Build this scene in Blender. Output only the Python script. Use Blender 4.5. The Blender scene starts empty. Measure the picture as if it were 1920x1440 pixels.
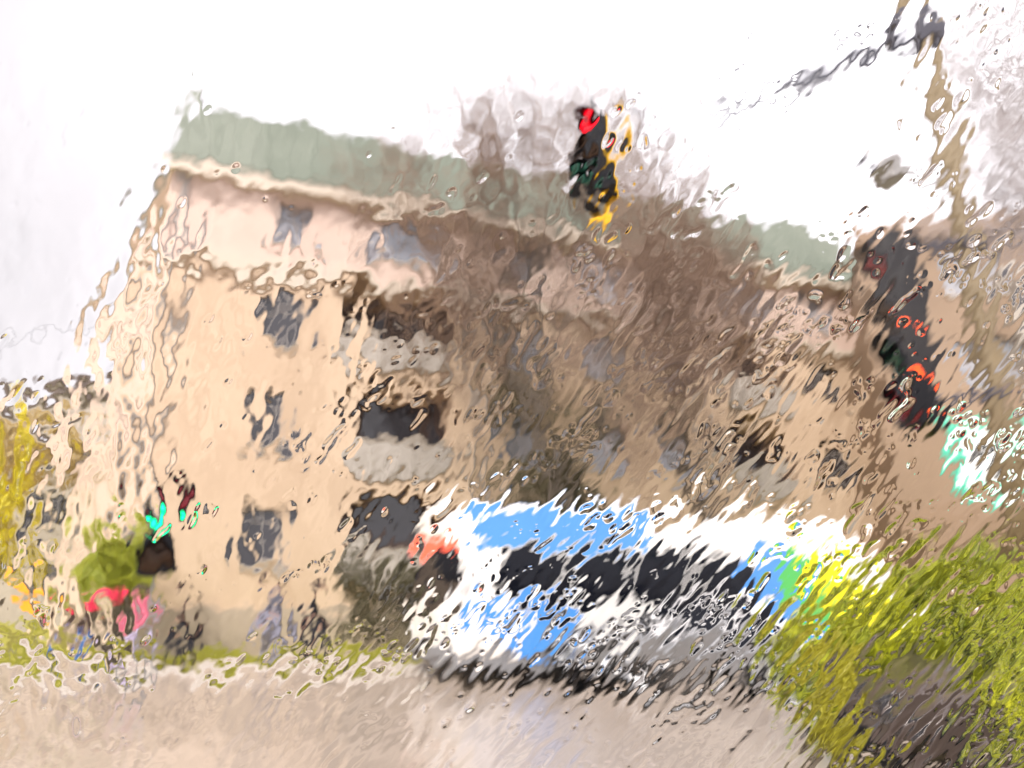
import bpy, bmesh, math, random
import numpy as np
from mathutils import Vector, Matrix
R = math.radians
PI = math.pi
sc = bpy.context.scene
col = sc.collection

# ------------------------------------------------------------------ camera, world, sun, exposure
EYE = Vector((0, 0, 1.35))
PITCH = R(16.5)
FPX = 1387.0
cd = bpy.data.cameras.new('camera')
cd.sensor_width = 36
cd.lens = 36 * FPX / 1920
cd.clip_start = 0.02
cd.clip_end = 3000
cd.dof.use_dof = True
cd.dof.focus_distance = 0.5
cd.dof.aperture_fstop = 3.9
cam = bpy.data.objects.new('camera', cd)
col.objects.link(cam)
cam.location = EYE
cam.rotation_euler = (PI / 2 + PITCH, 0, 0)
sc.camera = cam

w = bpy.data.worlds.new('World')
sc.world = w
w.use_nodes = True
nt = w.node_tree
bg = nt.nodes['Background']
sky = nt.nodes.new('ShaderNodeTexSky')
sky.sky_type = 'NISHITA'
sky.sun_disc = False
sky.sun_elevation = R(42)
sky.sun_rotation = R(-150)
sky.air_density = 1.0
sky.dust_density = 6.0
sky.ozone_density = 1.0
hs = nt.nodes.new('ShaderNodeHueSaturation')
hs.inputs['Saturation'].default_value = 0.12
mx = nt.nodes.new('ShaderNodeMix')
mx.data_type = 'RGBA'
mx.inputs[0].default_value = 0.72          # cloud deck: even, faintly warm grey-white over the clear-sky gradient
mx.inputs[7].default_value = (10.9, 10.4, 10.9, 1)
nt.links.new(sky.outputs[0], hs.inputs['Color'])
nt.links.new(hs.outputs[0], mx.inputs[6])
tcw = nt.nodes.new('ShaderNodeTexCoord')
sx = nt.nodes.new('ShaderNodeSeparateXYZ')
mr = nt.nodes.new('ShaderNodeMapRange')      # thinner, darker cloud towards the left of the street
mr.interpolation_type = 'SMOOTHSTEP'
mr.inputs[1].default_value = -0.75
mr.inputs[2].default_value = -0.05
mr.inputs[3].default_value = 0.52
mr.inputs[4].default_value = 1.05
nw = nt.nodes.new('ShaderNodeTexNoise')
nw.inputs['Scale'].default_value = 2.2
nw.inputs['Detail'].default_value = 5
mm = nt.nodes.new('ShaderNodeMath')
mm.operation = 'MULTIPLY_ADD'
mm.inputs[1].default_value = 0.35
mm.inputs[2].default_value = -0.175
ad = nt.nodes.new('ShaderNodeMath')
ad.operation = 'ADD'
vm = nt.nodes.new('ShaderNodeVectorMath')
vm.operation = 'SCALE'
nt.links.new(tcw.outputs['Generated'], sx.inputs[0])
nt.links.new(tcw.outputs['Generated'], nw.inputs['Vector'])
nt.links.new(sx.outputs[0], mr.inputs[0])
nt.links.new(nw.outputs['Fac'], mm.inputs[0])
nt.links.new(mr.outputs[0], ad.inputs[0])
nt.links.new(mm.outputs[0], ad.inputs[1])
nt.links.new(mx.outputs[2], vm.inputs[0])
nt.links.new(ad.outputs[0], vm.inputs['Scale'])
nt.links.new(vm.outputs[0], bg.inputs[0])
bg.inputs[1].default_value = 0.085

sd = bpy.data.lights.new('sun', 'SUN')
sd.energy = 2.0
sd.angle = R(20)
sd.color = (1, 0.93, 0.85)
sun = bpy.data.objects.new('sun', sd)
col.objects.link(sun)
sun.rotation_euler = (R(48), 0, R(-28))

sc.view_settings.view_transform = 'Standard'
sc.view_settings.look = 'None'
sc.view_settings.exposure = 1.05
sc.view_settings.gamma = 1
sc.cycles.max_bounces = 14
sc.cycles.transmission_bounces = 10
sc.cycles.glossy_bounces = 4
sc.cycles.diffuse_bounces = 3
sc.cycles.transparent_max_bounces = 8
sc.cycles.caustics_reflective = False
sc.cycles.caustics_refractive = False
sc.cycles.sample_clamp_indirect = 8
sc.cycles.use_denoising = True


def at(px, py, Y):
    """world point seen at photograph pixel px,py at distance Y in front of the eye (used to measure the place)"""
    dx = (px - 960) / FPX
    dy = (720 - py) / FPX
    y = math.cos(PITCH) - dy * math.sin(PITCH)
    z = math.sin(PITCH) + dy * math.cos(PITCH)
    return Vector((dx / y * Y, Y, EYE.z + z / y * Y))


# ------------------------------------------------------------------ helpers
def srgb(r, g, b):
    def f(c):
        c /= 255
        return c / 12.92 if c <= 0.04045 else ((c + 0.055) / 1.055) ** 2.4
    return (f(r), f(g), f(b), 1)


def mat(name, colr, rough=0.7, metal=0.0, c2=None, scale=3.0, spec=0.5, emit=None, estr=0, bump=0.0, coords='Object', stretch=None, detail=6, lo=0.35, hi=0.65, coat=0.0):
    m = bpy.data.materials.new(name)
    m.use_nodes = True
    t = m.node_tree
    b = t.nodes['Principled BSDF']
    b.inputs['Base Color'].default_value = (*colr[:3], 1)
    b.inputs['Roughness'].default_value = rough
    b.inputs['Metallic'].default_value = metal
    b.inputs['Specular IOR Level'].default_value = spec
    b.inputs['Coat Weight'].default_value = coat
    if emit:
        b.inputs['Emission Color'].default_value = (*emit[:3], 1)
        b.inputs['Emission Strength'].default_value = estr
    if c2 is not None or bump:
        tc = t.nodes.new('ShaderNodeTexCoord')
        mp = t.nodes.new('ShaderNodeMapping')
        if stretch:
            mp.inputs['Scale'].default_value = stretch
        n = t.nodes.new('ShaderNodeTexNoise')
        n.inputs['Scale'].default_value = scale
        n.inputs['Detail'].default_value = detail
        n.inputs['Roughness'].default_value = 0.6
        t.links.new(tc.outputs[coords], mp.inputs[0])
        t.links.new(mp.outputs[0], n.inputs['Vector'])
        if c2 is not None:
            r = t.nodes.new('ShaderNodeValToRGB')
            r.color_ramp.elements[0].position = lo
            r.color_ramp.elements[0].color = (*colr[:3], 1)
            r.color_ramp.elements[1].position = hi
            r.color_ramp.elements[1].color = (*c2[:3], 1)
            t.links.new(n.outputs['Fac'], r.inputs[0])
            t.links.new(r.outputs[0], b.inputs['Base Color'])
        if bump:
            bp = t.nodes.new('ShaderNodeBump')
            bp.inputs['Strength'].default_value = bump
            bp.inputs['Distance'].default_value = 0.05
            t.links.new(n.outputs['Fac'], bp.inputs['Height'])
            t.links.new(bp.outputs[0], b.inputs['Normal'])
    return m


class MB:
    def __init__(self):
        self.v = []
        self.f = []

    def add(self, vs, fs):
        o = len(self.v)
        self.v += [tuple(x) for x in vs]
        self.f += [tuple(i + o for i in f) for f in fs]
        return self

    def box(self, x0, x1, y0, y1, z0, z1, M=None):
        vs = [Vector((x, y, z)) for z in (z0, z1) for y in (y0, y1) for x in (x0, x1)]
        if M is not None:
            vs = [M @ v for v in vs]
        return self.add(vs, [(0, 2, 3, 1), (4, 5, 7, 6), (0, 1, 5, 4), (2, 6, 7, 3), (0, 4, 6, 2), (1, 3, 7, 5)])

    def tube(self, pts, rad, n=8, caps=True):
        pts = [Vector(p) for p in pts]
        if not isinstance(rad, (list, tuple)):
            rad = [rad] * len(pts)
        vs, fs = [], []
        ref = None
        for i, p in enumerate(pts):
            a = pts[max(i - 1, 0)]
            b = pts[min(i + 1, len(pts) - 1)]
            d = (b - a).normalized()
            if ref is None:
                ref = Vector((0, 0, 1)) if abs(d.z) < 0.9 else Vector((1, 0, 0))
            s = d.cross(ref)
            if s.length < 1e-5:
                s = d.orthogonal()
            s.normalize()
            u = s.cross(d)
            ref = u
            for k in range(n):
                an = 2 * PI * k / n
                vs.append(p + (s * math.cos(an) + u * math.sin(an)) * rad[i])
        for i in range(len(pts) - 1):
            for k in range(n):
                fs.append((i * n + k, i * n + (k + 1) % n, (i + 1) * n + (k + 1) % n, (i + 1) * n + k))
        if caps:
            fs.append(tuple(range(n))[::-1])
            fs.append(tuple((len(pts) - 1) * n + k for k in range(n)))
        return self.add(vs, fs)

    def prism(self, poly, axis, a, b, M=None):
        """poly: list of 2D points, extruded along axis ('x','y','z') from a to b"""
        def P(u, v, t):
            p = {'x': (t, u, v), 'y': (u, t, v), 'z': (u, v, t)}[axis]
            p = Vector(p)
            return M @ p if M is not None else p
        n = len(poly)
        vs = [P(u, v, a) for u, v in poly] + [P(u, v, b) for u, v in poly]
        fs = [tuple(range(n)), tuple(range(2 * n - 1, n - 1, -1))]
        for i in range(n):
            j = (i + 1) % n
            fs.append((i, i + n, j + n, j))
        return self.add(vs, fs)

    def lathe(self, prof, n=20, M=None):
        """prof: list of (radius, z) round the local z axis"""
        vs, fs = [], []
        for r, z in prof:
            for k in range(n):
                a = 2 * PI * k / n
                p = Vector((r * math.cos(a), r * math.sin(a), z))
                vs.append(M @ p if M is not None else p)
        for i in range(len(prof) - 1):
            for k in range(n):
                fs.append((i * n + k, i * n + (k + 1) % n, (i + 1) * n + (k + 1) % n, (i + 1) * n + k))
        return self.add(vs, fs)

    def build(self, name, m, parent=None, smooth=False, bevel=0, fixn=True, sub=0):
        me = bpy.data.meshes.new(name)
        me.from_pydata(self.v, [], self.f)
        if fixn:
            bm = bmesh.new()
            bm.from_mesh(me)
            bmesh.ops.recalc_face_normals(bm, faces=bm.faces)
            bm.to_mesh(me)
            bm.free()
        if smooth:
            me.shade_smooth()
        me.materials.append(m)
        o = bpy.data.objects.new(name, me)
        col.objects.link(o)
        if parent is not None:
            o.parent = parent
        if bevel:
            b = o.modifiers.new('bevel', 'BEVEL')
            b.width = bevel
            b.segments = 3
            b.limit_method = 'ANGLE'
            b.angle_limit = R(35)
            me.shade_smooth()
            b.harden_normals = False
        if sub:
            s = o.modifiers.new('sub', 'SUBSURF')
            s.levels = s.render_levels = sub
        return o


def tag(o, label=None, cat=None, group=None, kind=None):
    if label:
        o['label'] = label
    if cat:
        o['category'] = cat
    if group:
        o['group'] = group
    if kind:
        o['kind'] = kind
    return o


def empty(name, loc, rz=0):
    o = bpy.data.objects.new(name, None)
    col.objects.link(o)
    o.location = loc
    o.rotation_euler = (0, 0, rz)
    o.empty_display_size = 0.3
    return o


def copy_tree(o, parent=None):
    c = o.copy()
    col.objects.link(c)
    c.parent = parent
    for ch in list(o.children):
        copy_tree(ch, c)
    return c


# ------------------------------------------------------------------ materials
M = {}
M['facade'] = mat('facade_render', (0.50, 0.365, 0.255), 0.85, c2=(0.64, 0.49, 0.355), scale=1.1, bump=0.1, stretch=(1, 1, .3), lo=.3, hi=.62)
M['facade_top'] = mat('facade_pink', (0.62, 0.47, 0.40), 0.85, c2=(0.68, 0.54, 0.46), scale=0.5)
M['plinth'] = mat('plinth', (0.36, 0.29, 0.23), 0.8, c2=(0.46, 0.38, 0.3), scale=1.2)
M['roof'] = mat('green_roof', (0.15, 0.175, 0.135), 0.55, c2=(0.19, 0.215, 0.17), scale=0.7)
M['cornice'] = mat('cornice', (0.60, 0.52, 0.43), 0.8)
M['white'] = mat('white_paint', (0.80, 0.79, 0.77), 0.4)
M['frame'] = mat('window_frame', (0.36, 0.33, 0.31), 0.5)
M['pale'] = mat('pale_balustrade', (0.34, 0.30, 0.26), 0.7, c2=(0.45, 0.41, 0.37), scale=3)
M['glass'] = mat('window_glass', (0.03, 0.028, 0.035), 0.06, spec=0.8)
M['glass_light'] = mat('curtained_glass', (0.42, 0.40, 0.42), 0.12, spec=0.8, c2=(0.2, 0.24, 0.3), scale=1.4)
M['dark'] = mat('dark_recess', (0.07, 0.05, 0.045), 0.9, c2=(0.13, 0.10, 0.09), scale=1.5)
M['bldg_grey'] = mat('grey_render', (0.36, 0.31, 0.27), 0.85, c2=(0.46, 0.40, 0.35), scale=0.4)
M['bldg_brown'] = mat('brown_render', (0.25, 0.175, 0.12), 0.85, c2=(0.33, 0.235, 0.165), scale=0.3, bump=0.1)
M['bldg_brown2'] = mat('umber_render', (0.235, 0.16, 0.105), 0.85, c2=(0.29, 0.20, 0.14), scale=0.6)
M['bark'] = mat('bark', (0.065, 0.05, 0.036), 0.9, c2=(0.11, 0.085, 0.062), scale=6, bump=0.5)
M['twig'] = mat('twig', (0.15, 0.098, 0.072), 0.9, c2=(0.25, 0.17, 0.125), scale=2)
M['twig_grey'] = mat('twig_grey', (0.30, 0.265, 0.27), 0.9, c2=(0.4, 0.36, 0.36), scale=2)
M['bud'] = mat('bud', (0.24, 0.155, 0.11), 0.8, c2=(0.33, 0.24, 0.18), scale=3)
M['lime'] = mat('lime_leaf', (0.15, 0.20, 0.012), 0.5, c2=(0.53, 0.55, 0.02), scale=2.2, lo=0.38, hi=0.6)
M['olive'] = mat('olive_leaf', (0.24, 0.22, 0.015), 0.5, c2=(0.50, 0.46, 0.03), scale=4)
M['yellow_leaf'] = mat('yellow_leaf', (0.72, 0.60, 0.015), 0.5, c2=(0.85, 0.78, 0.02), scale=1.5)
M['green_leaf'] = mat('green_leaf', (0.30, 0.36, 0.03), 0.5, c2=(0.52, 0.54, 0.06), scale=2)
M['gold_leaf'] = mat('gold_leaf', (0.45, 0.33, 0.10), 0.6, c2=(0.6, 0.46, 0.16), scale=1.5)
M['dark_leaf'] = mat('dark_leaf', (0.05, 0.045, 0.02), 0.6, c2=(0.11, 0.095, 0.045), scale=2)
M['black'] = mat('black_plastic', (0.008, 0.008, 0.011), 0.45, spec=0.2)
M['yellow'] = mat('signal_yellow', (0.75, 0.42, 0.01), 0.4)
M['lens_red'] = mat('lens_red_lit', (0.6, 0, 0), 0.3, emit=(1, 0.0, 0.015), estr=0.9)
M['lens_red_off'] = mat('lens_red_off', (0.16, 0.004, 0.012), 0.25)
M['lens_amber_off'] = mat('lens_amber_off', (0.03, 0.014, 0.006), 0.4, spec=0.2)
M['lens_green_off'] = mat('lens_green_off', (0.004, 0.05, 0.03), 0.25)
M['lens_green'] = mat('lens_green_lit', (0, 0.6, 0.4), 0.3, emit=(0.0, 1.0, 0.27), estr=1.0)
M['lens_orange'] = mat('lens_orange_lit', (0.6, 0.05, 0), 0.3, emit=(1, 0.09, 0.01), estr=1.6)
M['pole'] = mat('ochre_pole', (0.13, 0.09, 0.04), 0.6, c2=(0.19, 0.14, 0.07), scale=4)
M['clamp'] = mat('clamp_dark', (0.03, 0.03, 0.05), 0.5)
M['steel'] = mat('steel', (0.3, 0.29, 0.28), 0.45, metal=0.6)
M['rubber'] = mat('rubber', (0.012, 0.012, 0.012), 0.75)
M['rim'] = mat('rim', (0.45, 0.45, 0.46), 0.35, metal=0.8)
M['bus_white'] = mat('bus_white', (0.82, 0.80, 0.77), 0.3, coat=0.5)
M['bus_blue'] = mat('bus_blue', (0.06, 0.27, 0.72), 0.3, coat=0.3, c2=(0.08, 0.31, 0.76), scale=1)
M['bus_green'] = mat('bus_green', (0.09, 0.50, 0.11), 0.35)
M['bus_yellow'] = mat('bus_yellow', (0.82, 0.72, 0.0), 0.35)
M['bus_glass'] = mat('bus_glass', (0.006, 0.007, 0.012), 0.08, spec=0.2)
M['bus_skirt'] = mat('bus_skirt', (0.22, 0.22, 0.23), 0.5)
M['display'] = mat('display', (0.3, 0.02, 0.01), 0.3, emit=(1, 0.12, 0.06), estr=0.75)
M['silver'] = mat('silver_paint', (0.30, 0.30, 0.31), 0.28, metal=0.55, coat=0.6)
M['roof_white'] = mat('pale_paint', (0.6, 0.59, 0.6), 0.28, coat=0.6)
M['car_dark'] = mat('dark_brown_paint', (0.075, 0.055, 0.05), 0.3, metal=0.2, coat=0.5)
M['tail'] = mat('tail_light', (0.65, 0.01, 0.03), 0.2, emit=(1, 0.02, 0.05), estr=0.35)
M['head'] = mat('head_light', (0.7, 0.7, 0.68), 0.1)
M['mint'] = mat('mint_frame', (0.08, 0.56, 0.38), 0.4)
M['sign_white'] = mat('sign_white', (0.82, 0.83, 0.80), 0.4)
M['skin'] = mat('skin', (0.50, 0.30, 0.22), 0.6)
M['hair'] = mat('hair', (0.04, 0.025, 0.018), 0.7)
M['jeans'] = mat('jeans', (0.05, 0.13, 0.32), 0.85, c2=(0.07, 0.17, 0.4), scale=20)
M['cloth_black'] = mat('cloth_black', (0.015, 0.015, 0.022), 0.85)
M['cloth_brown'] = mat('cloth_brown', (0.09, 0.06, 0.045), 0.85)
M['cloth_pink'] = mat('cloth_pink', (0.70, 0.17, 0.25), 0.8)
M['cloth_lilac'] = mat('cloth_lilac', (0.52, 0.46, 0.66), 0.8)
M['cloth_grey'] = mat('cloth_grey', (0.10, 0.10, 0.13), 0.8)
M['cloth_slate'] = mat('cloth_slate', (0.28, 0.28, 0.36), 0.8)
M['umbrella'] = mat('umbrella_red', (0.75, 0.015, 0.07), 0.5)
M['cloth_white'] = mat('cloth_white', (0.7, 0.68, 0.66), 0.8)
M['orange'] = mat('orange_paint', (0.8, 0.34, 0.01), 0.5)
M['grass'] = mat('grass', (0.27, 0.27, 0.03), 0.8, c2=(0.42, 0.40, 0.06), scale=1.5)
M['asphalt'] = mat('wet_asphalt', (0.29, 0.24, 0.20), 0.26, c2=(0.46, 0.38, 0.315), scale=0.5, spec=0.6, bump=0.05)
M['pavement'] = mat('wet_pavement', (0.40, 0.33, 0.26), 0.4, c2=(0.5, 0.42, 0.34), scale=1.5)
M['kerb'] = mat('kerb_stone', (0.42, 0.38, 0.34), 0.6, c2=(0.5, 0.46, 0.42), scale=3)
M['ground'] = mat('bare_ground', (0.30, 0.25, 0.19), 0.8, c2=(0.36, 0.3, 0.23), scale=0.4)
M['marking'] = mat('road_marking', (0.72, 0.70, 0.66), 0.5)
M['trim'] = mat('cabin_trim', (0.012, 0.012, 0.013), 0.85, c2=(0.02, 0.02, 0.021), scale=8)
M['cable'] = mat('cable', (0.02, 0.025, 0.05), 0.6)

# ------------------------------------------------------------------ the setting
tag(MB().add([(-900, -60, -0.15), (900, -60, -0.15), (900, 1400, -0.15), (-900, 1400, -0.15)], [(0, 1, 2, 3)]).build('ground', M['ground'], fixn=False), kind='structure')
tag(MB().box(-200, 200, -20, 15.6, -0.4, 0.0).build('road', M['asphalt']), kind='structure')
tag(MB().box(-200, 200, 15.6, 15.78, -0.4, 0.14).build('kerb', M['kerb']), kind='structure')
tag(MB().box(-200, 200, 15.78, 16.5, -0.4, 0.12).build('pavement', M['pavement']), kind='structure')
tag(MB().box(-200, 60, 16.5, 60.0, -0.4, 0.10).build('verge', M['grass']), kind='structure')
rnd = random.Random(5)
g = MB()
for i in range(16000):
    x = rnd.uniform(-16, 3)
    y = rnd.uniform(16.52, 19.4)
    h = rnd.uniform(0.06, 0.2)
    a = rnd.uniform(0, PI)
    dx, dy = math.cos(a) * 0.012, math.sin(a) * 0.012
    g.add([(x - dx, y - dy, 0.1), (x + dx, y + dy, 0.1), (x + rnd.uniform(-.05, .05), y + rnd.uniform(-.05, .05), 0.1 + h)], [(0, 1, 2)])
tag(g.build('grass', M['grass'], fixn=False), kind='stuff')


# ------------------------------------------------------------------ buildings
def facade(root, O, u, L, H, ops, wallmat, depth=0.35, name='wall', z0=0.0, glass=None, bands=None):
    """wall plane from point O along unit vector u (2D), length L; ops = (u0,u1,z0,z1,kind); outward normal is u rotated -90 deg"""
    u = Vector((u[0], u[1], 0)).normalized()
    n = Vector((u.y, -u.x, 0))
    O = Vector((O[0], O[1], 0))

    def P(a, z, d=0.0):
        return O + u * a + Vector((0, 0, z)) + n * d
    us = sorted(set([0, L] + [o[0] for o in ops] + [o[1] for o in ops]))
    zs = sorted(set([z0, H] + [o[2] for o in ops] + [o[3] for o in ops]))
    mb = MB()
    for i in range(len(us) - 1):
        for j in range(len(zs) - 1):
            uc, zc = (us[i] + us[i + 1]) / 2, (zs[j] + zs[j + 1]) / 2
            if any(o[0] < uc < o[1] and o[2] < zc < o[3] for o in ops):
                continue
            mb.add([P(us[i], zs[j]), P(us[i + 1], zs[j]), P(us[i + 1], zs[j + 1]), P(us[i], zs[j + 1])], [(0, 1, 2, 3)])
    for o in ops:
        a, b, c, d = o[:4]
        dp = -1.1 if o[4] == 'loggia' else -depth
        mb.add([P(a, c), P(b, c), P(b, c, dp), P(a, c, dp)], [(0, 1, 2, 3)])
        mb.add([P(a, d), P(b, d), P(b, d, dp), P(a, d, dp)], [(3, 2, 1, 0)])
        mb.add([P(a, c), P(a, c, dp), P(a, d, dp), P(a, d)], [(0, 1, 2, 3)])
        mb.add([P(b, c), P(b, c, dp), P(b, d, dp), P(b, d)], [(3, 2, 1, 0)])
    mb.build(name, wallmat, root, fixn=False)
    Mx = Matrix((( u.x, n.x, 0, O.x), (u.y, n.y, 0, O.y), (0, 0, 1, 0), (0, 0, 0, 1)))
    for o in ops:
        a, b, c, d, kind = o[:5]
        gl = o[5] if len(o) > 5 else (glass or M['glass'])
        if kind in ('window', 'wide'):
            y1 = -depth + 0.10
            fr = MB()
            t = 0.07
            fr.box(a, a + t, y1 - 0.06, y1, c, d, Mx).box(b - t, b, y1 - 0.06, y1, c, d, Mx)
            fr.box(a + t, b - t, y1 - 0.06, y1, c, c + t, Mx).box(a + t, b - t, y1 - 0.06, y1, d - t, d, Mx)
            nm = 2 if kind == 'wide' else 1
            for q in range(nm):
                uc = a + (b - a) * (q + 1) / (nm + 1)
                fr.box(uc - 0.035, uc + 0.035, y1 - 0.05, y1 - 0.003, c + t, d - t, Mx)
            if kind == 'window':
                zc = c + (d - c) * 0.68
                fr.box(a + t, b - t, y1 - 0.048, y1 - 0.006, zc - 0.03, zc + 0.03, Mx)
            f = fr.build('window', M['frame'], root)
            MB().box(a + .02, b - .02, y1 - 0.09, y1 - 0.065, c + .02, d - .02, Mx).build('pane', gl, f)
            MB().box(a - 0.08, b + 0.08, -depth + 0.11, 0.09, c - 0.07, c - 0.003, Mx).build('sill', M['cornice'], f)
        elif kind == 'loggia':
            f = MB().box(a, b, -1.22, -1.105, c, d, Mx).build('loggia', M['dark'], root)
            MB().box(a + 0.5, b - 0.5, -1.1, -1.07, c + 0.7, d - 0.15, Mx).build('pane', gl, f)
            MB().box(a - 0.05, b + 0.05, 0.003, 0.20, c - 0.75, c + 0.28, Mx).build('parapet', M['pale'], f, bevel=0.02)
            MB().box(a - 0.1, b + 0.1, 0.0, 0.26, c + 0.28, c + 0.35, Mx).build('handrail', M['cornice'], f)
        elif kind == 'door':
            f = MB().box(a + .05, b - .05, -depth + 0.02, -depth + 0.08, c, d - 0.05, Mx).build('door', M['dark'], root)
            MB().box(b - 0.25, b - 0.2, -depth + 0.08, -depth + 0.14, 1.0, 1.3, Mx).build('handle', M['steel'], f)
    return P, Mx


def strip(root, O, u, L, za, zb, out, m, name, a0=0.0):
    u = Vector((u[0], u[1], 0)).normalized()
    n = Vector((u.y, -u.x, 0))
    Mx = Matrix(((u.x, n.x, 0, O[0]), (u.y, n.y, 0, O[1]), (0, 0, 1, 0), (0, 0, 0, 1)))
    return MB().box(a0, L, 0.003, out, za, zb, Mx).build(name, m, root)


# corner apartment house: four storeys over a plinth, green tin roof
bt = empty('apartment_house', (-10.4, 20.0, 0))
tag(bt, 'long four storey beige house with pink top floor and green tin roof', 'building')
C0 = Vector((0, 0))
uF = Vector((0.9375, 0.347)).normalized()
LF = 26.8
fl = [1.5, 4.8, 8.1]
ops, opt = [], []
for b in fl:
    for uc, wd in ((3.6, 1.15), (11.6, 1.5), (14.6, 1.5), (17.4, 1.5), (24.6, 1.5)):
        ops.append((uc - wd / 2, uc + wd / 2, b + 0.85, b + 2.55, 'window', M['glass'] if (uc < 5 or b < 2) else (M['glass'] if rnd.random() < 0.5 else M['glass_light'])))
    ops.append((5.8, 9.0, b + 1.05, b + 2.95, 'loggia'))
    ops.append((19.6, 22.4, b + 1.05, b + 2.95, 'loggia'))
ops.append((7.0, 8.3, 0.14, 1.6, 'door'))
ops.append((15.6, 16.9, 0.14, 1.9, 'door'))
facade(bt, C0, uF, LF, 11.25, ops, M['facade'])
for uc, wd, k, gm in ((3.6, 1.1, 'window', M['glass_light']), (7.4, 2.3, 'wide', M['glass_light']), (11.6, 1.5, 'window', M['glass']), (14.6, 1.5, 'window', M['glass_light']), (17.4, 1.5, 'window', M['glass']), (21.0, 2.3, 'wide', M['glass_light']), (24.6, 1.5, 'window', M['glass_light'])):
    opt.append((uc - wd / 2, uc + wd / 2, 12.15, 13.75, k, gm))
facade(bt, C0, uF, LF, 14.3, opt, M['facade_top'], name='top_storey_wall', z0=11.25)
strip(bt, C0, uF, LF, 11.1, 11.4, 0.22, M['cornice'], 'belt_course', -0.2)
strip(bt, C0, uF, LF + 0.2, 13.95, 14.35, 0.45, M['cornice'], 'cornice', -0.3)
strip(bt, C0, uF, LF, 0.0, 1.25, 0.08, M['plinth'], 'plinth', -0.08).location.z = 0
# end wall running back on the left
C1 = Vector((-11.0, 15.5))
uL = (C0 - C1).normalized()
LL = (C0 - C1).length
ope = []
for b in fl + [11.3]:
    for uc in (3.5, 8, 12.5, 16.5):
        ope.append((uc - .6, uc + .6, b + .85, b + 2.4, 'window'))
facade(bt, C1, uL, LL, 14.3, ope, M['facade_top'], name='end_wall')
strip(bt, C1, uL, LL, 13.95, 14.35, 0.15, M['facade_top'], 'end_cornice')
# far end wall
nF = Vector((uF.y, -uF.x))
E0 = C0 + uF * LF
E1 = E0 - nF * 12
facade(bt, E0, (E1 - E0), 12.0, 14.3, [(3, 4.3, b + .85, b + 2.4, 'window') for b in fl], M['facade'], name='far_end_wall')
# roof: steep tin skirt and a low hip
B1 = C1 + (E1 - E0) * 0.2
ro = MB()
o0, o1, o2, o3 = C0 + nF * 0.5 - uF * 0.2, E0 + nF * 0.5 + uF * 0.4, E1 + uF * 0.4, C1 - uF * 0.22
i0, i1, i2, i3 = C0 - nF * 0.25 + uF * 0.15, E0 - nF * 0.25 - uF * 0.4, E1 - uF * 0.4, C1 + uF * 1.0
r0, r1 = C0 - nF * 5 + uF * 5, E0 - nF * 5 - uF * 5
V3 = lambda p, z: (p.x, p.y, z)
ro.add([V3(o0, 14.352), V3(o1, 14.352), V3(o2, 14.352), V3(o3, 14.352), V3(i0, 16.8), V3(i1, 16.8), V3(i2, 16.8), V3(i3, 16.8), V3(r0, 17.7), V3(r1, 17.7)],
       [(0, 1, 5, 4), (1, 2, 6, 5), (2, 3, 7, 6), (3, 0, 4, 7), (4, 5, 9, 8), (5, 6, 9), (6, 7, 8, 9), (7, 4, 8), (3, 2, 1, 0)])
ro.build('roof', M['roof'], bt, fixn=False)
seam = MB()
k = 0.3
while k < LF:
    a = C0 + nF * 0.5 + uF * k
    b = C0 - nF * 0.25 + uF * k
    seam.tube([V3(a, 14.36), V3(b, 16.82)], 0.022, 4)
    k += 0.62
seam.build('roof_seam', M['roof'], bt)
for uc, wz in ((0.15, 17.45), (12.2, 18.4), (19.2, 18.2)):
    p = C0 + uF * uc - nF * (0.5 if uc < 1 else 3)
    s = 0.12 if uc < 1 else 0.45
    MB().box(p.x - s, p.x + s, p.y - s, p.y + s, 15.6, wz).build('chimney', M['roof'] if uc < 1 else M['plinth'], bt)
for uc in (0.35, 9.9, 18.6, 26.4):
    p = C0 + uF * uc + nF * 0.12
    MB().tube([(p.x, p.y, 0.3), (p.x, p.y, 14.0)], 0.07, 8).build('downpipe', M['steel'], bt)

# brown house on the right, nearer the corner of the street
bb = empty('apartment_house', (13.1, 25.4, 0))
tag(bb, 'taller brown rendered house at the right behind the ochre pole and pharmacy sign', 'building')
ops = []
for b in (4.6, 8.0, 11.4):
    for uc in (3.6, 7.2, 10.8, 14.4):
        ops.append((uc - 0.9, uc + 0.9, b + 0.6, b + 2.3, 'wide', M['glass_light'] if uc > 3 else M['glass']))
for uc in (2.6, 6.2, 10.2):
    ops.append((uc - 1.3, uc + 1.3, 0.9, 3.2, 'wide', M['glass']))
ub = Vector((0.96, -0.28))
facade(bb, (0, 0), ub, 17.0, 14.6, ops, M['bldg_brown'])
strip(bb, (0, 0), ub, 17.2, 14.2, 14.75, 0.5, M['bldg_brown2'], 'cornice', -0.2)
strip(bb, (0, 0), ub, 17.0, 3.55, 4.4, 0.14, M['bldg_brown2'], 'shop_fascia')
nb = Vector((0.28, 0.96)).normalized()
bk = Vector((0, 0)) + nb * 12
facade(bb, bk, -nb, 12.0, 14.6, [(3, 4.4, b + .6, b + 2.3, 'window') for b in (4.6, 8, 11.4)], M['bldg_brown'], name='side_wall')
ubn = ub.normalized()
q = [Vector((0, 0)), ubn * 17, ubn * 17 + nb * 12, bk]
MB().add([V3(p, 14.76) for p in q] + [V3(p, 13.9) for p in q], [(0, 1, 2, 3), (0, 4, 5, 1), (1, 5, 6, 2), (2, 6, 7, 3), (3, 7, 4, 0)]).build('roof', M['bldg_brown2'], bb)
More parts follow.
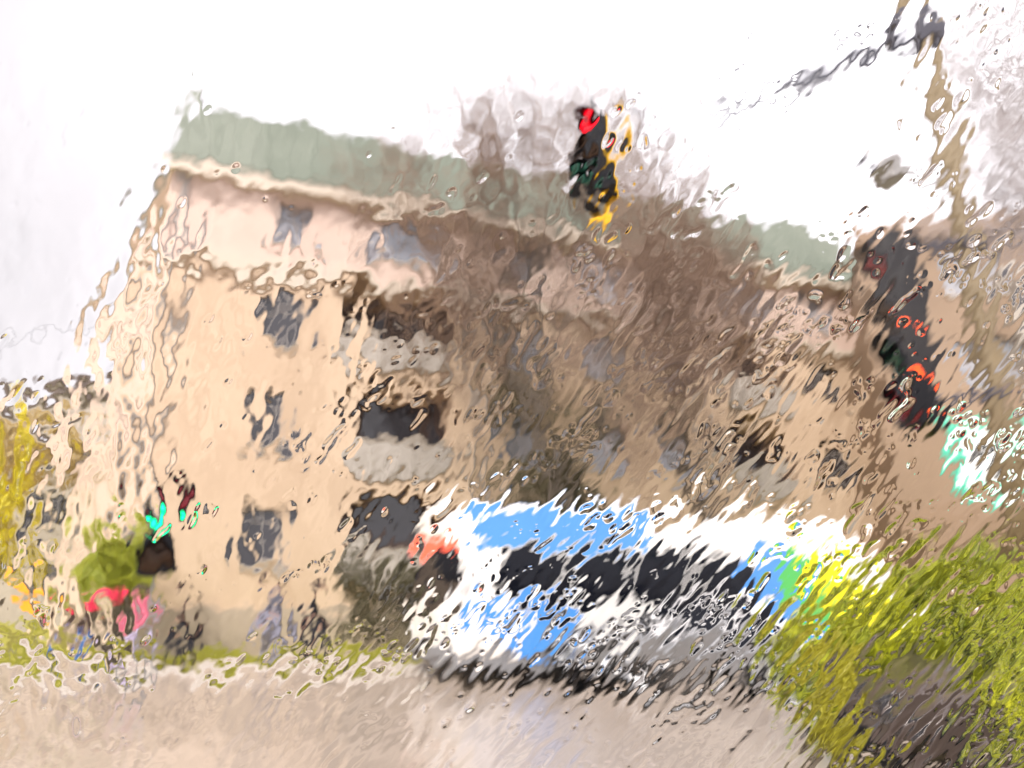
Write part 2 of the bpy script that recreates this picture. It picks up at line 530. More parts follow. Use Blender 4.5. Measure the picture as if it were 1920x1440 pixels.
# bay windows in white frames on the right half of the brown house
for uc in (5.4, 9.0):
    p = ubn * uc
    Mb = Matrix(((ubn.x, ubn.y, 0, p.x), (ubn.y, -ubn.x, 0, p.y), (0, 0, 1, 0), (0, 0, 0, 1)))
    f = MB().box(-0.9, 0.9, 0.003, 0.9, 6.2, 12.4, Mb).build('bay', M['pale'], bb)
    gm = MB()
    for z in (6.9, 9.1, 11.2):
        gm.box(-0.75, -0.05, 0.9, 0.93, z - 0.5, z + 0.75, Mb).box(0.05, 0.75, 0.9, 0.93, z - 0.5, z + 0.75, Mb)
    gm.build('pane', M['glass'], f)

# low grey house at the far left
bl = empty('grey_house', (-27.5, 40, 0))
tag(bl, 'low grey house behind the yellow tree at the left edge', 'building')
ops = []
for b in (1, 4.4, 7.8):
    for uc in (3, 7, 10.6):
        ops.append((uc - .8, uc + .8, b + .6, b + 2.4, 'window'))
facade(bl, (0, 0), (1, -0.05), 14, 12.6, ops, M['bldg_grey'])
strip(bl, (0, 0), (1, -0.05), 14.2, 12.2, 12.8, 0.5, M['dark'], 'cornice', -0.3)
MB().box(0, 14, 0.35, 12, 12.3, 12.81).build('roof', M['dark'], bl)
MB().box(0, 0.3, 0.02, 12, 0, 12.3).build('side_wall', M['bldg_grey'], bl)


# ------------------------------------------------------------------ vegetation
def np_mesh(name, verts, faces_per, m, parent, smooth=False):
    """verts (n,k,3) array of separate polygons with k corners"""
    n, k, _ = verts.shape
    me = bpy.data.meshes.new(name)
    me.vertices.add(n * k)
    me.vertices.foreach_set('co', verts.reshape(-1).astype(np.float32))
    me.loops.add(n * k)
    me.loops.foreach_set('vertex_index', np.arange(n * k, dtype=np.int32))
    me.polygons.add(n)
    me.polygons.foreach_set('loop_start', np.arange(0, n * k, k, dtype=np.int32))
    me.update(calc_edges=True)
    me.materials.append(m)
    o = bpy.data.objects.new(name, me)
    col.objects.link(o)
    o.parent = parent
    return o


def leaves(name, centres, size, m, parent, seed, flat=0.5):
    rg = np.random.default_rng(seed)
    n = len(centres)
    a = rg.normal(size=(n, 3))
    a /= np.linalg.norm(a, axis=1)[:, None]
    b = rg.normal(size=(n, 3))
    b -= (b * a).sum(1)[:, None] * a
    b /= np.linalg.norm(b, axis=1)[:, None]
    s = size * rg.uniform(0.6, 1.3, (n, 1))
    c = centres
    v = np.stack([c - a * s, c + b * s * flat, c + a * s, c - b * s * flat], 1)
    return np_mesh(name, v, 4, m, parent)


def blob_points(rg, blobs, n):
    """leaf centres spread near the surfaces of a set of ellipsoid clumps (x,y,z,rx,ry,rz)"""
    B = np.array(blobs, float)
    wgt = (B[:, 3] * B[:, 5]) ** 1.0
    idx = rg.choice(len(B), n, p=wgt / wgt.sum())
    d = rg.normal(size=(n, 3))
    d /= np.linalg.norm(d, axis=1)[:, None]
    r = rg.uniform(0.35, 1.0, (n, 1)) ** 0.5 * (1 + 0.12 * rg.normal(size=(n, 1)))
    return B[idx, :3] + d * r * B[idx, 3:6]


def grow(rs, base, h, spread, levels, lean=(0, 0), r0=0.18, fork=0.32, up=0.35):
    """recursive bare tree: returns list of segments (p, q, rp, rq, level)"""
    segs = []

    def rec(p, d, L, r, lev):
        n = 3 if lev < levels else 2
        q = p
        rr = r
        for i in range(n):
            dd = (d + Vector((rs.gauss(0, .12), rs.gauss(0, .12), rs.gauss(0, .08) + 0.03 * up))).normalized()
            q2 = q + dd * (L / n)
            r2 = rr * 0.86
            segs.append((q, q2, rr, r2, lev))
            q, rr, d = q2, r2, dd
            if lev < levels and i > 0:
                for _ in range(rs.choice((1, 2)) if lev > 0 else 2):
                    ax = d.orthogonal().normalized()
                    ax = Matrix.Rotation(rs.uniform(0, 2 * PI), 3, d) @ ax
                    nd = (d * math.cos(0.75) + ax * math.sin(0.75) * spread + Vector((0, 0, up * 0.3))).normalized()
                    rec(q, nd, L * rs.uniform(0.55, 0.8), rr * 0.6, lev + 1)
        if lev < levels:
            for _ in range(2):
                ax = Matrix.Rotation(rs.uniform(0, 2 * PI), 3, d) @ d.orthogonal().normalized()
                nd = (d * math.cos(fork) + ax * math.sin(fork) * spread).normalized()
                rec(q, nd, L * rs.uniform(0.6, 0.85), rr * 0.75, lev + 1)
    rec(Vector(base), Vector((lean[0], lean[1], 1)).normalized(), h, r0, 0)
    return segs


def seg_mesh(name, segs, m, parent, n=4, rmin=0.0):
    P = np.array([s[0][:] for s in segs])
    Q = np.array([s[1][:] for s in segs])
    rp = np.maximum(np.array([s[2] for s in segs]), rmin)[:, None]
    rq = np.maximum(np.array([s[3] for s in segs]), rmin)[:, None]
    d = Q - P
    d /= np.linalg.norm(d, axis=1)[:, None] + 1e-9
    ref = np.where(np.abs(d[:, 2:3]) < 0.9, np.array([[0, 0, 1.0]]), np.array([[1.0, 0, 0]]))
    s = np.cross(d, ref)
    s /= np.linalg.norm(s, axis=1)[:, None]
    u = np.cross(s, d)
    quads = []
    for k in range(n):
        a0, a1 = 2 * PI * k / n, 2 * PI * (k + 1) / n
        e0 = s * math.cos(a0) + u * math.sin(a0)
        e1 = s * math.cos(a1) + u * math.sin(a1)
        quads.append(np.stack([P + e0 * rp, P + e1 * rp, Q + e1 * rq, Q + e0 * rq], 1))
    return np_mesh(name, np.concatenate(quads), 4, m, parent)


def bare_tree(loc, h, spread, seed, label, sxy=1.0, sz=1.0, levels=5, r0=0.17, twig=M['twig'], buds=5000, bud=M['bud'], lean=(0, 0), rmin=0.008, budsize=0.05, group=None, up=0.35):
    t = empty('bare_tree', loc)
    tag(t, label, 'tree', group)
    rs = random.Random(seed)
    segs = grow(rs, (0, 0, 0), h, spread, levels, lean, r0, up=up)
    S3 = Vector((sxy, sxy, sz))
    segs = [(a * S3, b * S3, c, d, e) for a, b, c, d, e in segs]
    seg_mesh('trunk', [s for s in segs if s[4] == 0], M['bark'], t, 9)
    seg_mesh('limb', [s for s in segs if 0 < s[4] <= 2], M['bark'], t, 6)
    cr = seg_mesh('crown', [s for s in segs if s[4] > 2], twig, t, 3, rmin)
    ends = np.array([s[1][:] for s in segs if s[4] > 2])
    rg = np.random.default_rng(seed)
    if buds and len(ends):
        ends = ends[(ends[:, 2] < 12.5) | (rg.random(len(ends)) < .22)]
        c = ends[rg.integers(0, len(ends), buds)] + rg.normal(0, 0.10, (buds, 3))
        leaves('bud', c, budsize, bud, cr, seed)
    return t


bare_tree((1.5, 18.6, 0), 4.2, 1.0, 11, 'big bare brown tree in front of the beige house, rising above its roof', .80, 1.36, 5, 0.2, buds=9500, budsize=0.065, rmin=0.008)
bare_tree((5.0, 19.6, 0), 3.6, 1.0, 21, 'smaller bare tree right of the big one, above the white bus roof', .85, 1.38, 5, 0.15, buds=3200, budsize=0.06, rmin=0.008)
bare_tree((12.6, 12.5, 0), 4.4, 0.85, 33, 'pale grey bare tree at the upper right edge beyond the ochre pole', .85, 1.15, 5, 0.15, twig=M['twig_grey'], bud=M['twig_grey'], buds=2500, budsize=.035, rmin=0.006)


def shrub(name, loc, blobs, n, size, m, label, seed, stems=8, cat='shrub', m2=None, group=None, trunk=None):
    t = empty(name, loc)
    tag(t, label, cat, group)
    rg = np.random.default_rng(seed)
    rs = random.Random(seed)
    c = blob_points(rg, blobs, n)
    f = leaves('foliage', c, size, m, t, seed)
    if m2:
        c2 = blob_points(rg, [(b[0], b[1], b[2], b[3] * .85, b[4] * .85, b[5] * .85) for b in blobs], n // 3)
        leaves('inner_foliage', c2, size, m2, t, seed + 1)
    st = MB()
    for i in range(stems):
        b = blobs[i % len(blobs)]
        p = Vector((rs.uniform(-.15, .15), rs.uniform(-.15, .15), 0))
        e = Vector(b[:3])
        mid = p.lerp(e, .5) + Vector((rs.uniform(-.1, .1), rs.uniform(-.1, .1), .1))
        r = trunk or 0.02
        st.tube([p, mid, e], [r, r * .7, r * .3], 6)
    st.build('stem' if not trunk else 'trunk', M['bark'], t)
    return t


def clumps(rs, n, x, y, z, r):
    return [(rs.uniform(*x), rs.uniform(*y), rs.uniform(*z), *(rs.uniform(*r) for _ in range(3))) for _ in range(n)]


rs = random.Random(3)
# lime hedge shrubs on the right (behind, right, and front left of the dark car)
bls = [(-1.25, 0, .95, .5, .45, .42), (-.75, .1, 1.22, .5, .5, .36), (-.2, .1, 1.48, .5, .5, .32), (.35, 0, 1.62, .55, .5, .34), (.95, .1, 1.5, .6, .5, .5), (1.5, 0, 1.4, .6, .5, .5), (-.6, 0, .9, .7, .5, .6), (.4, 0, .95, .8, .5, .7), (1.2, 0, .7, .8, .5, .7), (-1.1, .1, .6, .6, .4, .6)]
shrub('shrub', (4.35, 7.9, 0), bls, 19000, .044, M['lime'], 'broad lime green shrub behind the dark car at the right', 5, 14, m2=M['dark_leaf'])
bls = [(0, 0, 1.05, .42, .35, .5), (.1, 0, .6, .5, .4, .55), (.55, .1, .9, .5, .4, .6), (.35, 0, .3, .5, .4, .4), (.75, .1, 1.25, .35, .35, .4)]
shrub('shrub', (2.92, 4.2, 0), bls, 7500, .030, M['lime'], 'bright lime shrub at the right edge in front of the dark car', 6, 10)
bls = [(.05, 0, .98, .18, .2, .18), (0, 0, .78, .17, .2, .18), (-.02, 0, .58, .15, .2, .2), (.05, 0, .40, .15, .2, .2)]
shrub('shrub', (2.2, 5.55, 0), bls, 2900, .030, M['olive'], 'low olive shrub at the front of the dark car', 7, 8)

bls = clumps(rs, 22, (-2.3, 1.6), (-1.5, 1.5), (2.2, 7.0), (.7, 1.3))
shrub('yellow_tree', (-17.0, 22.5, 0), bls, 16000, .10, M['yellow_leaf'], 'bright yellow tree at the left edge of the picture', 8, 8, 'tree', trunk=0.13)
bls = clumps(rs, 14, (-1.6, 1.6), (-1, 1), (6.0, 9.2), (.8, 1.3))
shrub('golden_tree', (-23.5, 34, 0), bls, 9000, .12, M['gold_leaf'], 'dull golden tree in front of the low grey house at the left', 9, 8, 'tree', trunk=0.15)
bls = clumps(rs, 12, (-.75, .75), (-.5, .5), (1.5, 2.9), (.4, .6))
shrub('young_tree', (-9.3, 18.4, 0.1), bls, 6500, .06, M['green_leaf'], 'yellow green young tree behind the umbrella and the green traffic light', 10, 6, 'tree', trunk=0.05)
bls = clumps(rs, 10, (-1.0, 1.0), (-.3, .3), (.5, 2.2), (.4, .6))
shrub('shrub', (-3.3, 19.9, 0.1), bls, 4500, .06, M['dark_leaf'], 'dark shrub by the house entrance left of the bus', 12, 6)
bls = clumps(rs, 18, (-1.6, 1.3), (-.5, .5), (2.6, 7.2), (.45, .8))
shrub('evergreen_tree', (1.2, 20.4, 0.1), bls, 9500, .07, M['dark_leaf'], 'dark evergreen behind the bus, under the big bare tree', 13, 6, 'tree', trunk=0.09)


# ------------------------------------------------------------------ signals, poles, wires
def signal_head(root, lens, vis=1.0, bm=.09, back=None, h=1.0, w_=0.34, case=M['black'], face=(0, -1)):
    """three lens signal head; local -y is its face, origin at its centre"""
    n = len(lens)
    ch = h / n
    hs_ = MB().box(-w_ / 2, w_ / 2, -0.02, 0.2, -h / 2, h / 2).build('housing', case, root, bevel=0.02)
    if back:
        MB().box(-w_ / 2 - bm, w_ / 2 + bm, 0.201, 0.215, -h / 2 - bm, h / 2 + bm).build('backplate', back, root)
    for i, m in enumerate(lens):
        z = h / 2 - ch * (i + .5)
        Ml = Matrix.Translation((0, -0.02, z)) @ Matrix.Rotation(PI / 2, 4, 'X')
        r = min(ch * .42, w_ * .45)
        MB().lathe([(r, 0.0), (r, .01), (r * .7, .035), (0.001, .045)], 20, Ml).build('lens', m, root, smooth=True)
        vz = MB()
        N = 14
        vs, fs = [], []
        for kk in range(N + 1):
            a = -0.35 + (PI + 0.7) * kk / N
            x, zz = math.cos(a) * r * 1.12, math.sin(a) * r * 1.12
            dpt = 0.24 * vis * (0.45 + 0.55 * max(0, math.sin(a)))
            for rr in (1.0, 0.94):
                vs += [(x * rr, -0.022, z + zz * rr), (x * rr, -0.022 - dpt, z + zz * rr)]
        for kk in range(N):
            a, b = kk * 4, (kk + 1) * 4
            fs += [(a, a + 1, b + 1, b), (a + 2, b + 2, b + 3, a + 3), (a + 1, a + 3, b + 3, b + 1)]
        vz.add(vs, fs)
        vz.build('visor', case, root)


# ochre pole with boom
PX, PY = 3.53, 5.2
pl = empty('utility_pole', (PX, PY, 0))
tag(pl, 'ochre street pole with a dark clamp and a long sagging arm', 'pole')
MB().tube([(0, 0, 0), (0, 0, 3), (0.02, 0, 8.2)], [.10, .088, .070], 14).build('mast', M['pole'], pl, smooth=True)
MB().tube([(0, 0, 0), (0, 0, .35)], [.16, .13], 14).build('base_collar', M['pole'], pl, smooth=True)
MB().box(-.15, .07, -.10, .10, 5.9, 6.17).box(-.2, -.1, -.05, .05, 5.85, 6.05).build('clamp', M['clamp'], pl, bevel=.03)
a0 = at(1735, 60, 5.2) - pl.location
arm = [a0]
for px_, py_ in ((1640, 95), (1560, 133), (1480, 168), (1400, 198), (1340, 212), (1240, 205), (1120, 212)):
    arm.append(at(px_, py_, 5.2 + (1735 - px_) / 615 * .35) - pl.location)
MB().tube(arm, [.045, .04, .036, .032, .024, .010, .006, .006], 8).build('arm', M['cable'], pl, smooth=True)

s1 = empty('traffic_light', at(1106, 283, 5.5), R(-50))
tag(s1, 'overhead traffic light with yellow back edge and lit red lens, hanging from the arm', 'traffic light')
signal_head(s1, [M['lens_red'], M['lens_amber_off'], M['lens_green_off']], back=M['yellow'], h=.80, w_=.23, vis=.5, bm=.04)
MB().tube([(0, .09, .42), (0, .09, .6)], .02, 8).build('hanger', M['black'], s1)
MB().box(-.11, .11, .09, .12, -.66, -.53).build('tail_plate', M['yellow'], s1, bevel=.01)

s2 = empty('traffic_light', at(1676, 622, 5.2), R(-98))
tag(s2, 'large black traffic light on the ochre pole, seen from the side with orange red lamps', 'traffic light')
signal_head(s2, [M['lens_red_off'], M['lens_amber_off'], M['lens_green_off'], M['lens_red_off']], h=1.5, w_=.32, vis=.45)
MB().tube([(0, .2, .62), (.03, .5, .68), (-.05, .75, .70)], .03, 8).build('bracket', M['clamp'], s2)
MB().tube([(0, .2, -.55), (.03, .5, -.52), (-.05, .75, -.5)], .03, 8).build('bracket', M['clamp'], s2)
lm = MB()  # small glowing orange dots set on the side of the housing
for y, z in ((.02, .02), (.12, -.03), (.05, -.36), (.14, -.42), (.08, -.66)):
    lm.lathe([(.024, 0), (.018, .01), (.001, .014)], 10, Matrix.Translation((.162, y, z)) @ Matrix.Rotation(PI / 2, 4, 'Y'))
lm.build('lamp', M['lens_orange'], s2)
# camera box and wires higher on the same pole
cbx = empty('camera_box', at(1665, 320, 5.2), R(15))
tag(cbx, 'small grey camera box on a bracket left of the ochre pole', 'camera')
MB().box(-.16, .12, -.09, .09, -.07, .07).build('housing', M['steel'], cbx, bevel=.02)
MB().tube([(.1, 0, 0), (.3, 0, -.05), (.5, 0, -.02)], .018, 8).build('bracket', M['steel'], cbx)
MB().lathe([(.05, 0), (.045, .03), (.001, .03)], 14, Matrix.Translation((-.16, 0, 0)) @ Matrix.Rotation(-PI / 2, 4, 'Y')).build('lens', M['glass'], cbx)

s3 = empty('traffic_light', at(300, 990, 10.0), R(18))
s3.location.z = 0
tag(s3, 'post mounted black traffic light with lit green lens beside the people', 'traffic light')
zc = at(300, 985, 10).z
hd = MB()
hroot = empty('signal_head', (0, 0, zc))
hroot.parent = s3
signal_head(hroot, [M['lens_red_off'], M['lens_green'], M['lens_amber_off']], h=1.25, w_=.42, vis=.6)
MB().tube([(0, .25, 0), (0, .25, zc + .5)], .035, 10).build('post', M['steel'], s3)
MB().box(-.03, .03, .17, .25, zc - .3, zc - .24).box(-.03, .03, .17, .25, zc + .3, zc + .36).build('bracket', M['steel'], s3)
ctr = MB()
for x in (-.08, .06):
    ctr.box(x - .035, x + .035, -.03, -.021, zc - .52, zc - .36)
ctr.build('countdown_digit', M['lens_orange'], s3)

wr = MB()
wp = [Vector((-40, 26, 9.3)), Vector((-28, 26, 9.0)), at(110, 628, 20.5) + Vector((0, 0, 0)), Vector((-10.6, 20.1, 9.9))]
wr.tube(wp, .018, 5)
tag(wr.build('wire', M['cable']), 'thin overhead wire reaching the corner of the beige house at left', 'wire')

# white panel sign, mint frame
sg = empty('sign', at(1872, 855, 12.0), R(-8))
sgz = sg.location.z
tag(sg, 'white sign board with mint green frame and dark emblem at right', 'sign')
MB().box(-.62, .72, -.04, .04, -.55, .5).build('panel', M['sign_white'], sg, bevel=.01)
fr = MB()
fr.box(-.68, .78, -.06, .06, .5, .6).box(-.68, .78, -.06, .06, -.65, -.55).box(-.72, -.62, -.06, .06, -.65, .6).box(.72, .82, -.06, .06, -.65, .6)
fr.build('frame', M['mint'], sg, bevel=.01)
em = MB()
em.box(-.3, -.2, -.06, -.041, -.25, .25).box(-.2, .0, -.06, -.041, .15, .25).box(-.2, .0, -.06, -.041, -.05, .05).box(-.2, 0, -.06, -.041, -.25, -.15).box(0, .09, -.06, -.041, -.15, .0).box(0, .09, -.06, -.041, .05, .15)
em.build('emblem', M['black'], sg)
MB().box(.25, .31, -.06, -.041, -.3, .3).box(.36, .42, -.06, -.041, -.3, .3).build('stripe', M['mint'], sg)
MB().tube([(.05, .09, -sgz), (.05, .09, .55)], .05, 10).build('post', M['steel'], sg)


# ------------------------------------------------------------------ vehicles
def wheel(root, x, y, r, w_, side):
    Mw = Matrix.Translation((x, y, r)) @ Matrix.Rotation(PI / 2, 4, 'X')
    t = MB().lathe([(r * .62, -w_ / 2), (r * .93, -w_ / 2), (r, -w_ * .3), (r, w_ * .3), (r * .93, w_ / 2), (r * .62, w_ / 2)], 28, Mw).build('wheel', M['rubber'], root, smooth=True)
    rim = MB().lathe([(r * .62, -w_ / 2 + .01), (r * .60, -w_ * .3), (r * .3, -w_ * .15), (r * .12, -w_ * .45), (0.001, -w_ * .45)], 28, Mw)
    rim.lathe([(r * .62, w_ / 2 - .01), (r * .60, w_ * .3), (r * .3, w_ * .15), (r * .12, w_ * .45), (0.001, w_ * .45)], 28, Mw)
    rim.build('rim', M['rim'], t, smooth=True)


def arc(cx, r, z, a0, a1, n=8):
    return [(cx + r * math.cos(a0 + (a1 - a0) * i / n), z + r * math.sin(a0 + (a1 - a0) * i / n)) for i in range(n + 1)]


def car(loc, rz, paint, roofp, label, L=4.3, W=1.72):
    c = empty('car', loc, rz)
    tag(c, label, 'car')
    # local: front at x=0, rear at x=L, near side y=0; z up
    wx0, wx1, r = .82, L - .85, .31
    prof = [(0.05, .28)] + arc(wx0, r + .07, r, PI, 0)[0:] + arc(wx1, r + .07, r, PI, 0) + [(L - .05, .30), (L, .55), (L - .04, .88), (L - .25, .96), (L - .75, .97), (1.25, .95), (.9, .90), (.25, .76), (.03, .62), (0, .45)]
    MB().prism(prof, 'y', 0, W).build('body', paint, c, bevel=.05)
    cab0 = [(1.15, .95), (1.95, 1.40), (2.25, 1.45), (3.1, 1.45), (3.35, 1.41), (L - .45, .965)]
    vs = []
    for (x, z) in cab0:
        ins = .06 + (.17 * (z - .95) / .5)
        vs += [(x, ins, z), (x, W - ins, z)]
    n = len(cab0)
    fs = [(i * 2, i * 2 + 1, i * 2 + 3, i * 2 + 2) for i in range(n - 1)] + [tuple(range(0, 2 * n, 2)), tuple(range(1, 2 * n, 2))]
    MB().add(vs, fs).build('roof', roofp, c, bevel=.03)

    def side(y0, sgn, x0, x1, s0, s1):
        ins = lambda z: .06 + .17 * (z - .95) / .5
        pts = [(x0, .99), (x1, .99), (s1, 1.37), (s0, 1.37)]
        o = []
        for d in (.004, -.01):
            for x, z in pts:
                y = ins(z) - d if sgn < 0 else W - ins(z) + d
                o.append((x, y, z))
        return o, [(0, 1, 2, 3), (7, 6, 5, 4), (0, 4, 5, 1), (1, 5, 6, 2), (2, 6, 7, 3), (3, 7, 4, 0)]
    for sgn in (-1, 1):
        for (x0, x1, s0, s1) in ((1.38, 2.42, 2.02, 2.42), (2.52, L - .68, 2.52, L - 1.12)):
            v, f = side(0, sgn, x0, x1, s0, s1)
            MB().add(v, f).build('window', M['bus_glass'], c)
    iw = .09
    MB().add([(1.16 - .0, .14, .985), (1.16, W - .14, .985), (1.93, W - .24, 1.395), (1.93, .24, 1.395)], [(0, 1, 2, 3)]).build('windscreen', M['bus_glass'], c).location = (-.02, 0, .01)
    MB().add([(L - .47, .14, .985), (L - .47, W - .14, .985), (3.37, W - .24, 1.395), (3.37, .24, 1.395)], [(3, 2, 1, 0)]).build('rear_window', M['bus_glass'], c).location = (.02, 0, .01)
    for y in (.12, W - .12):
        wheel(c, wx0, y, r, .2, 0)
        wheel(c, wx1, y, r, .2, 0)
    for y in (.02, W - .32):
        MB().box(-.012, .2, y, y + .3, .58, .72).build('headlight', M['glass'] if paint is M['car_dark'] else M['head'], c, bevel=.02)
        MB().box(L - .2, L + .012, y, y + .3, .62, .85).build('tail_light', M['tail'], c, bevel=.02)
    MB().box(-.04, .12, .03, W - .03, .30, .46).build('bumper', M['black'], c, bevel=.03)
    MB().box(L - .12, L + .04, .03, W - .03, .32, .48).build('bumper', M['black'], c, bevel=.03)
    if paint is not M['car_dark']:
        MB().box(-.02, .02, W / 2 - .26, W / 2 + .26, .36, .46).build('number_plate', M['white'], c).location = (-.03, 0, 0)
    for sgn, y in ((-1, -.1), (1, W + .02)):
        MB().box(1.5, 1.62, y - .06, y + .12, .98, 1.10).build('mirror', paint, c, bevel=.02)
    for x in (2.25, 3.2):
        MB().box(x, x + .16, -.02, -.002, .84, .87).build('door_handle', M['steel'], c)
    gap = MB()
    for x in (1.42, 2.47, 3.42):
        gap.box(x, x + .012, -.004, 0.0, .4, .93)
    gap.box(1.42, 3.43, -.004, 0.0, .335, .35)
    gap.build('door_gap', M['black'], c)
    return c


car((1.05, 12.15, 0), R(8), M['silver'], M['roof_white'], 'silver grey car in front of the bus, red tail light at its right end', 3.9, 1.66)
car((2.5, 5.3, 0), R(-4), M['car_dark'], M['car_dark'], 'dark brown car half hidden in the lime shrubs at lower right')

# the bus
bus = empty('bus', (-0.98, 13.15, 0), R(25))
tag(bus, 'white bus with sky blue front half and yellow green rear, behind the silver car', 'bus')
BL, BW, BH = 10.2, 2.45, 3.12
pr = [(0.0, .45), (0.0, 1.35), (.12, 2.6), (.22, 3.0), (.5, BH), (BL - .3, BH), (BL, 2.9), (BL, .45)]
MB().prism([(x, z) for x, z in pr], 'y', 0, BW).build('body', M['bus_white'], bus, bevel=.12)
MB().box(.1, BL - .1, .05, BW - .05, .25, .47).build('skirt', M['bus_skirt'], bus, bevel=.02)
cut = lambda zz: -.006
# blue livery over the front half roof band, near and far side
for y0, y1 in ((-.008, 0.02), (BW - .02, BW + .008)):
    MB().prism([(.30, 2.36), (3.7, 2.36), (4.1, 2.98), (.35, 2.98)], 'y', y0, y1).build('blue_livery', M['bus_blue'], bus)
MB().box(.55, 4.3, .16, BW - .16, BH + .001, BH + .02).build('roof_livery', M['bus_blue'], bus)
MB().prism([(1.05, .50), (1.75, .50), (2.5, 1.33), (1.55, 1.33)], 'y', -.008, .02).build('blue_flash', M['bus_blue'], bus)
MB().prism([(.25, .95), (1.2, 1.15), (1.5, 1.35), (.25, 1.3)], 'y', -.009, .02).build('blue_flash', M['bus_blue'], bus)
# rear livery: blue, green, yellow sweeps
MB().prism([(6.35, 1.15), (7.5, .90), (7.9, 1.5), (7.75, 2.45), (7.0, 2.45), (6.5, 2.1)], 'y', -.008, .02).build('blue_sweep', M['bus_blue'], bus)
MB().prism([(7.35, 1.65), (7.9, 1.1), (8.7, 1.0), (8.5, 1.9), (8.0, 2.42), (7.6, 2.42)], 'y', -.012, .02).build('green_sweep', M['bus_green'], bus)
MB().prism([(8.2, 1.45), (8.8, .95), (9.5, .95), (9.6, 1.9), (9.2, 2.45), (8.5, 2.5), (8.1, 2.2)], 'y', -.016, .02).build('yellow_sweep', M['bus_yellow'], bus)
for i in range(4):
    x = .85 + i * 1.42
    MB().box(x, x + 1.34, -.014, .02, 1.40, 2.30).build('window', M['bus_glass'], bus, bevel=.005)
    MB().box(x, x + 1.34, BW - .02, BW + .014, 1.40, 2.30).build('window', M['bus_glass'], bus, bevel=.005)
# windscreen on the raked front, destination display, lamps
MB().add([(-.02, .12, 1.35), (-.02, BW - .12, 1.35), (.06, BW - .15, 2.16), (.06, .15, 2.16), (.05, .12, 1.35), (.05, BW - .12, 1.35), (.12, BW - .15, 2.16), (.12, .15, 2.16)], [(3, 2, 1, 0), (4, 5, 6, 7), (0, 1, 5, 4), (2, 3, 7, 6), (1, 2, 6, 5), (3, 0, 4, 7)]).build('windscreen', M['bus_glass'], bus)
MB().add([(.065, .2, 2.2), (.065, BW - .2, 2.2), (.10, BW - .25, 2.56), (.10, .25, 2.56), (.17, .2, 2.2), (.17, BW - .2, 2.2), (.2, BW - .25, 2.56), (.2, .25, 2.56)], [(3, 2, 1, 0), (4, 5, 6, 7), (0, 1, 5, 4), (2, 3, 7, 6), (1, 2, 6, 5), (3, 0, 4, 7)]).build('destination_display', M['display'], bus)
for y in (.15, BW - .5):
    MB().box(-.02, .1, y, y + .35, .75, .98).build('headlight', M['head'], bus, bevel=.03)
    MB().box(BL - .05, BL + .02, y, y + .3, .9, 1.2).build('tail_light', M['tail'], bus, bevel=.01)
MB().box(-.06, .15, .05, BW - .05, .35, .6).build('bumper', M['bus_skirt'], bus, bevel=.03)
MB().box(-.3, -.05, -.22, -.05, 1.75, 2.2).build('mirror', M['black'], bus, bevel=.02)
for x in (2.35, 7.7):
    MB().prism(arc(x, .56, .47, 0, PI, 12), 'y', -.02, .02).build('wheel_arch', M['bus_skirt'], bus)
    for y in (.1, BW - .1):
        wheel(bus, x, y, .47, .28, 0)
for i, x in enumerate((3.0, 7.4)):
    MB().box(x, x + 1.1, .6, BW - .6, BH + .002, BH + .18).build('roof_hatch', M['bus_white'], bus, bevel=.04)

ks = empty('sign', (at(45, 1108, 17.6).x, 17.6, 0.1))
tag(ks, 'small orange board on a post at the left edge', 'sign')
MB().box(-.35, .35, -.03, .03, 1.35, 1.75).build('board', M['orange'], ks, bevel=.01)
MB().tube([(0, .06, 0), (0, .06, 1.7)], .03, 8).build('post', M['steel'], ks)


# ------------------------------------------------------------------ people
def skin_mesh(name, chains, m, parent, root=0):
    """chains: dict of points name->(co, radius), edges list"""
    pts, edges = chains
    names = list(pts)
    me = bpy.data.meshes.new(name)
    me.from_pydata([pts[k][0] for k in names], [(names.index(a), names.index(b)) for a, b in edges], [])
    me.materials.append(m)
    o = bpy.data.objects.new(name, me)
    col.objects.link(o)
    o.parent = parent
    s = o.modifiers.new('skin', 'SKIN')
    s.use_smooth_shade = True
    sv = me.skin_vertices[0].data if me.skin_vertices else None
    if sv is None:
        me.attributes  # noqa
    for i, k in enumerate(names):
        r = pts[k][1]
        rr = r if isinstance(r, tuple) else (r, r)
        sv[i].radius = rr
        sv[i].use_root = (i == root)
    u = o.modifiers.new('sub', 'SUBSURF')
    u.levels = u.render_levels = 1
    return o


